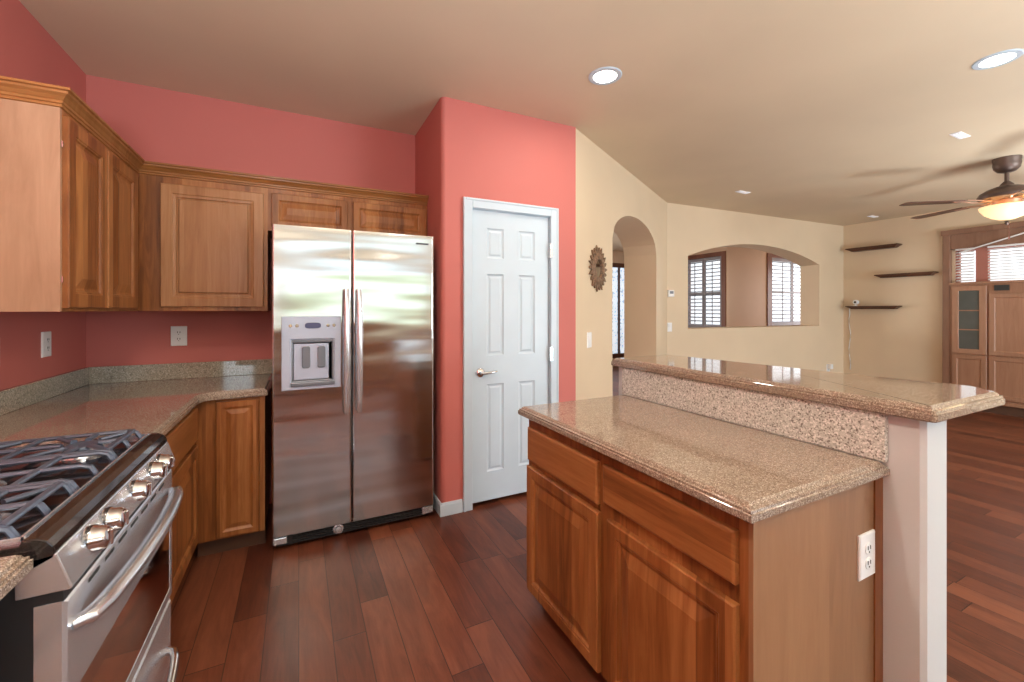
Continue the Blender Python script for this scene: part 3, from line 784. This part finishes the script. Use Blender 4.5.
for k in range(5):
    a = R(69 + 72 * k)
    bm = newbm()
    n = 12; top = []; bot = []
    for i in range(n + 1):
        s = i / n; x = .33 + .50 * s
        hw = .045 + .016 * s if i < n else .042
        top.append((x, hw)); bot.append((x, -hw))
    prism(bm, top + bot[::-1], -.003, .003)
    for v in bm.verts:    # blade pitch
        y = v.co.y; v.co.y = y * math.cos(R(3)); v.co.z += y * math.sin(R(3)) 
    bl_ = link('blade', bm, M['fanblade'], fan, T(0, 0, -.385, a))
    bm = newbm()
    for s in (-1, 1):
        tube(bm, [(.12, 0, -.005), (.18, s * .035, -.012), (.25, s * .052, -.006), (.30, s * .040, 0), (.36, s * .014, .002), (.40, 0, .002)], .008, 8, .004)
    box(bm, .33, .42, -.016, .016, -.008, -.003)
    link('blade_bracket', bm, M['copper'], bl_, smooth=True)

# ---------------------------------------------------------------- things on the cream walls
dA_ = (Vector(WB) - Vector(WA)).normalized(); angA = math.atan2(dA_.y, dA_.x)
dB_ = (Vector(WC) - Vector(WB)).normalized(); angB = math.atan2(dB_.y, dB_.x)
def onA(u, z, off=0): p = Vector(WA) + dA_ * u - Vector((-dA_.y, dA_.x)) * off; return (p.x, p.y, z)
def onB(u, z, off=0): p = Vector(WB) + dB_ * u - Vector((-dB_.y, dB_.x)) * off; return (p.x, p.y, z)
sb = thing('sunburst_mirror', 'small round sunburst mirror hanging on the cream diagonal wall', 'mirror', onA(.435, 1.712), angA)
bm = newbm(); n = 22; r2 = .245; sb.scale = (.82, .82, .82)
lathe(bm, [(.092, -.004), (.100, -.030), (.125, -.034), (.160, -.022), (.172, -.006), (.172, 0)], 48, axis='y', cap=False)
link('carved_ring', bm, M['sunburst'], sb, smooth=True)
bm = newbm()
for k in range(n):
    a = 2 * PI * k / n; rr = r2 if k % 2 == 0 else r2 * .93
    c_, s_ = math.cos(a), math.sin(a)
    pts = [(.15, -.017), (.19, -.020), (.215, -.014 + .006), (rr, .006), (.215, .017), (.19, .018), (.15, .017)]
    prism(bm, [(u * c_ - v * s_, u * s_ + v * c_) for u, v in pts], -.020, -.004, 'y')
link('sun_rays', bm, M['sunburst'], sb, bevel=.003)
bm = newbm(); lathe(bm, [(.096, -.004), (.096, -.012), (0, -.012)], 40, axis='y'); link('mirror_glass', bm, M['mirror'], sb)
outlet('light_switch', 'white switch plate on the cream diagonal wall under the sunburst mirror', onA(.265, 1.11), angA, 'switch', cat='switch')
outlet('light_switch', 'white switch plate below the thermostat by the pass-through corner', onB(.045, 1.13), angB, 'switch', w=.075, h=.12, cat='switch')
th = thing('thermostat', 'small white thermostat on the cream wall left of the pass-through', 'thermostat', onB(.055, 1.575), angB)
link('case', boxes((-.05, .05, -.028, 0, -.045, .045)), M['whitep'], th, bevel=.008); link('screen', boxes((-.03, .03, -.0295, -.027, -.005, .03)), M['disdark'], th)
o = outlet('power_outlet', 'white outlet low on the cream wall right of the pass-through', onB(3.45, .40), angB)
na = thing('plug_adapter', 'small white plug-in adapter in the low outlet near the far corner', 'adapter', onB(3.45, .425, .012), angB)
link('case', boxes((-.035, .035, -.05, 0, -.035, .045)), M['whitep'], na, bevel=.008); link('prongs', boxes((-.009, -.006, 0, .008, -.004, .004), (.006, .009, 0, .008, -.004, .004)), M['chrome'], na)

# floating shelves on the far right wall
def shelf(y0, y1, z, label):
    t = thing('floating_shelf', label, 'shelf', (XF, (y0 + y1) / 2, z), 0, 'floating shelves on the far wall')
    L = y1 - y0; bm = newbm(); D = .16
    lv = [(0.0, 0.0), (-.012, 0.0), (-.018, .012), (-.034, .040), (-.050, .060)]
    loft(bm, [[(-D + i, -L / 2 + i, zz), (0, -L / 2 + i, zz), (0, L / 2 - i, zz), (-D + i, L / 2 - i, zz)] for zz, i in lv])
    link('shelf_board', bm, M['walnut'], t)
    return t
shelf(3.10, 3.78, 2.36, 'dark wood floating shelf, topmost of the three on the far wall')
shelf(2.69, 3.39, 1.905, 'dark wood floating shelf, the middle one set farther right')
shelf(3.10, 3.78, 1.42, 'dark wood floating shelf, lowest, with a small white camera on it')
cm = thing('security_camera', 'small white camera standing on the lowest floating shelf', 'camera', (XF - .10, 3.66, 1.42))
bm = newbm(); lathe(bm, [(.028, 0), (.028, .006), (.010, .010), (.009, .03)], 20); link('stand', bm, M['whitep'], cm, smooth=True)
bm = newbm(); lathe(bm, [(.0, .03), (.030, .03), (.038, .024), (.038, -.012), (.030, -.02), (.0, -.02)], 24, (0, 0, .062), 'x'); link('camera_head', bm, M['whitep'], cm, smooth=True)
bm = newbm(); lathe(bm, [(.0, -.024), (.016, -.0235), (.018, -.019)], 20, (0, 0, .062), 'x'); link('camera_lens', bm, M['darkslot'], cm)
bm = newbm(); pts = [(XF - .07, 3.66, 1.43), (XF - .03, 3.72, 1.424), (XF - .012, 3.785, 1.42), (XF - .010, 3.79, 1.35)]
for i in range(12): pts.append((XF - .010, 3.785 + .012 * math.sin(i * 1.1), 1.30 - .085 * i))
tube(bm, pts, .006, 6)
link('power_cord', bm, M['cord'], cm, Matrix.Translation((-(XF - .10), -3.66, -1.42)), smooth=True)

# ---------------------------------------------------------------- built-in with window, far right
mc = thing('media_cabinet', 'built-in maple media cabinet with a glass door under the blinds', 'cabinet', (8.10, 2.545, 0), -PI / 2)
ML = 2.545 + .35
link('cabinet_body', boxes((0, ML, .02, .095, .12, 1.715)), M['media'], mc)
# columns: glass door over small door, then wide doors
x_end = [.022, .365]
def mdoor(x0, x1, z0, z1, name='door', lab=None): return cab_door(mc, x0, x1, z0, z1, y=0, stile=.05, mat='media', name=name, rings=[(.004, .004), (.012, .009)], label=lab)
g = newbm(); panelled(g, .335, .92, .02, [(.065, .27, .06, .86)], [(.004, .004), (.006, .012)], fill=False)
gd = link('glass_door', g, M['media'], mc, T(.020, 0, .762)); gd['label'] = 'door with smoky glass pane'
link('pane', boxes((.066, .269, .010, .014, .062, .858)), M['darkglass'], gd)
for z in (.32, .58): link('shelf_edge', boxes((.066, .269, .006, .0095, z, z + .015)), M['media'], gd)
mdoor(.020, .355, .19, .745)
for k in range(3):
    a = .375 + k * .83; mdoor(a, a + .81, .19, .745); mdoor(a, a + .81, .762, 1.57)
    link('open_slot', boxes((a + .05, a + .18, -.002, .012, 1.61, 1.68)), M['darkslot'], mc)
link('top_board', boxes((-.005, ML, -.01, .10, 1.705, 1.735)), M['media'], mc, bevel=.003)
link('base_rail', boxes((0, ML, -.015, .10, .125, .17)), M['media'], mc, bevel=.003)
link('toe_kick', boxes((0, ML, .05, .095, 0, .125)), M['toe'], mc)
bm = boxes((8.115, 8.199, 2.548, 2.625, 0, 2.46), (8.130, 8.199, -.5, 2.548, 2.20, 2.46), (8.105, 8.199, -.5, 2.64, 2.40, 2.47))
o = struct(link('trim_1', bm, M['casing'], bevel=.006)); o['label'] = 'maple casing around the far window and media cabinet'
w3 = sthing('window_1', 'wide window over the media cabinet', (8.2, 2.5, 1.72), -PI / 2)
link('window_frame', boxes((-.02, .02, .02, .10, 0, .48), (.18, .30, .01, .10, 0, .48), (2.2, 2.3, .02, .10, 0, .48), (0, 2.8, .02, .10, .45, .48), (0, 2.8, .02, .10, 0, .02)), plain('rose_brown_mullion', (.42, .16, .12), .5), w3)
link('pane', boxes((.0, 2.8, .075, .08, .0, .48)), M['outside'], w3)
bld = thing('window_blind', 'white horizontal blind on the window above the media cabinet', 'window blind', (8.16, 2.5, 1.74), -PI / 2)
link('headrail', boxes((.305, 2.18, -.01, .03, .44, .475)), M['blind'], bld)
link('headrail', boxes((.0, .175, -.01, .03, .44, .475)), M['blind'], bld)
for a, b in ((.0, .175), (.305, 2.18)):
    bm = newbm()
    for k in range(11):
        z = .02 + k * .039; prism(bm, [(-.006, z - .008), (.030, z + .010), (.030, z + .012), (-.006, z - .006)], a, b, 'x')
    o = link('slats', bm, M['blind'], bld)
# pale arched valance line rising toward the right
bm = newbm(); tube(bm, [(8.10, 2.45 - .55 * s, 2.14 + .17 * s) for s in (0, .2, .4, .6, .8, 1.0, 1.2)], .010, 6)
link('valance_edge', bm, M['cord'], bld, T(8.16, 2.5, 1.74, -PI / 2).inverted(), smooth=True)

# ---------------------------------------------------------------- shuttered windows beyond the pass-through
def shutter_window(name, label, loc, rz, w, h, panels, casing_l=.10, casing_r=.10, mullion='shutter'):
    t = sthing(name, label, loc, rz)
    link('window_casing', boxes((-casing_l, 0, -.02, .15, -.09, h + .09), (w, w + casing_r, -.02, .15, -.09, h + .09), (0, w, -.02, .15, h, h + .09), (0, w, -.02, .15, -.09, 0)), M['shutter'], t, bevel=.006)
    link('pane', boxes((0, w, .12, .125, 0, h)), M['outside'], t)
    pw_ = w / panels
    for k in range(panels):
        a = k * pw_; st = .045
        bm = boxes((a + .003, a + st, .0, .028, .003, h - .003), (a + pw_ - st, a + pw_ - .003, .0, .028, .003, h - .003), (a + st, a + pw_ - st, 0, .028, .003, .07), (a + st, a + pw_ - st, 0, .028, h - .07, h - .003), (a + st, a + pw_ - st, 0, .028, h * .48, h * .48 + .05))
        sh_ = link('shutter_panel', bm, M['shutframe'], t, bevel=.003)
        bm = newbm(); nl_ = int(h / .085)
        for j in range(nl_):
            z = .09 + j * (h - .17) / (nl_ - 1)
            prism(bm, [(-.004, z - .022), (.032, z - .002), (.032, z + .006), (-.004, z - .014)], a + st, a + pw_ - st, 'x')
        link('louvers', bm, M['louver'], sh_)
        link('tilt_rod', boxes((a + pw_ / 2 - .008, a + pw_ / 2 + .008, -.018, -.006, .10, h - .10)), M['shutframe'], sh_)
M['shutframe'] = plain('grey_shutter_paint', (.30, .28, .30), .5)
M['louver'] = plain('pale_shutter_louver', (.40, .40, .44), .5)
shutter_window('window_2', 'shuttered window with brown casing, left one beyond the pass-through', (7.92, 6.86, .95), -PI / 2, .89, 1.54, 2)
shutter_window('window_3', 'tall shuttered window at the right beyond the pass-through', (9.40, 5.85, 1.0), 0, 1.59, 1.52, 2, casing_l=.16)
# foyer window with patterned curtain, and an unseen wide foyer window
w4 = sthing('window_4', 'narrow window with patterned glass seen through the arch', (6.60, 8.0, .30))
link('window_casing', boxes((-.10, 0, -.02, .14, -.1, 2.18), (.65, .75, -.02, .14, -.1, 2.18), (0, .65, -.02, .14, 2.08, 2.18), (0, .65, -.02, .14, -.1, 0), (.32, .35, 0, .14, 0, 2.08)), M['walnut'], w4)
t_ = NT('leaded_patterned_glass'); vz = t_.n('TexVoronoi'); t_.l(t_.obj(), vz.inputs['Vector']); vz.inputs['Scale'].default_value = 12
cc = t_.ramp(vz.outputs['Distance'], [(.1, (.25, .33, .45)), (.5, (.80, .90, 1.0)), (.8, (.35, .42, .50))])
t_.set(Base_Color=cc, Roughness=.3); t_.l(cc, t_.b.inputs['Emission Color']); t_.b.inputs['Emission Strength'].default_value = .7
link('pane', boxes((0, .65, .06, .07, 0, 2.08)), t_.m, w4)
w5 = sthing('window_5', 'wide foyer window out of view', (2.4, 8.0, .5))
link('window_frame', boxes((-.0, .05, .02, .12, 0, 1.8), (2.15, 2.2, .02, .12, 0, 1.8), (.05, 2.15, .02, .12, 0, .05), (.05, 2.15, .02, .12, 1.75, 1.8), (1.07, 1.13, .02, .12, .05, 1.75)), M['white'], w5)
# rear windows (behind the camera): frames and blinds; they are what the steel and stone reflect
for i, (x0, x1, z0, z1, bars_) in enumerate([(-.45, 2.65, 1.2, 2.5, 4), (-1.40, -.80, 1.1, 2.4, 1), (4.1, 7.1, .05, 2.35, 2)]):
    w_ = sthing('window_%d' % (6 + i), ('wide kitchen window behind the camera', 'narrow blind-covered window behind the camera', 'sliding glass door behind the camera')[i], (x0, -3.4, z0))
    ww, hh = x1 - x0, z1 - z0
    bl_b = [(0, .05, -.12, -.04, 0, hh), (ww - .05, ww, -.12, -.04, 0, hh), (.05, ww - .05, -.12, -.04, 0, .05), (.05, ww - .05, -.12, -.04, hh - .05, hh)]
    for k in range(1, bars_): bl_b.append((ww * k / bars_ - .025, ww * k / bars_ + .025, -.12, -.04, .05, hh - .05))
    link('window_frame', boxes(*bl_b), M['white'], w_)

# unseen kitchen run, added under the rear window for brown reflections in the steel
bm = boxes((-2.38, 3.3, -3.395, -2.80, .10, .872)); 
rk = thing('base_cabinet', 'unseen alder sink cabinets added along the rear wall behind the camera', 'cabinet', (3.3, -2.80, 0), PI)
link('cabinet_body', boxes((0, 5.68, .018, .595, .10, .868)), M['wood'], rk); bm.free()
link('toe_kick', boxes((0, 5.68, .06, .08, 0, .10)), M['toe'], rk)
for k in range(8): cab_door(rk, .02 + k * .708, .70 + k * .708, .115, .64); drawer_front(rk, .02 + k * .708, .70 + k * .708, .665, .838)
bm = newbm(); slab_ogee(bm, [(-2.39, -3.395), (3.32, -3.395), (3.32, -2.77), (-2.39, -2.77)], .914, .042)
tag(link('granite_countertop', bm, M['granite']), 'unseen tan granite counter added under the rear kitchen window', 'countertop')
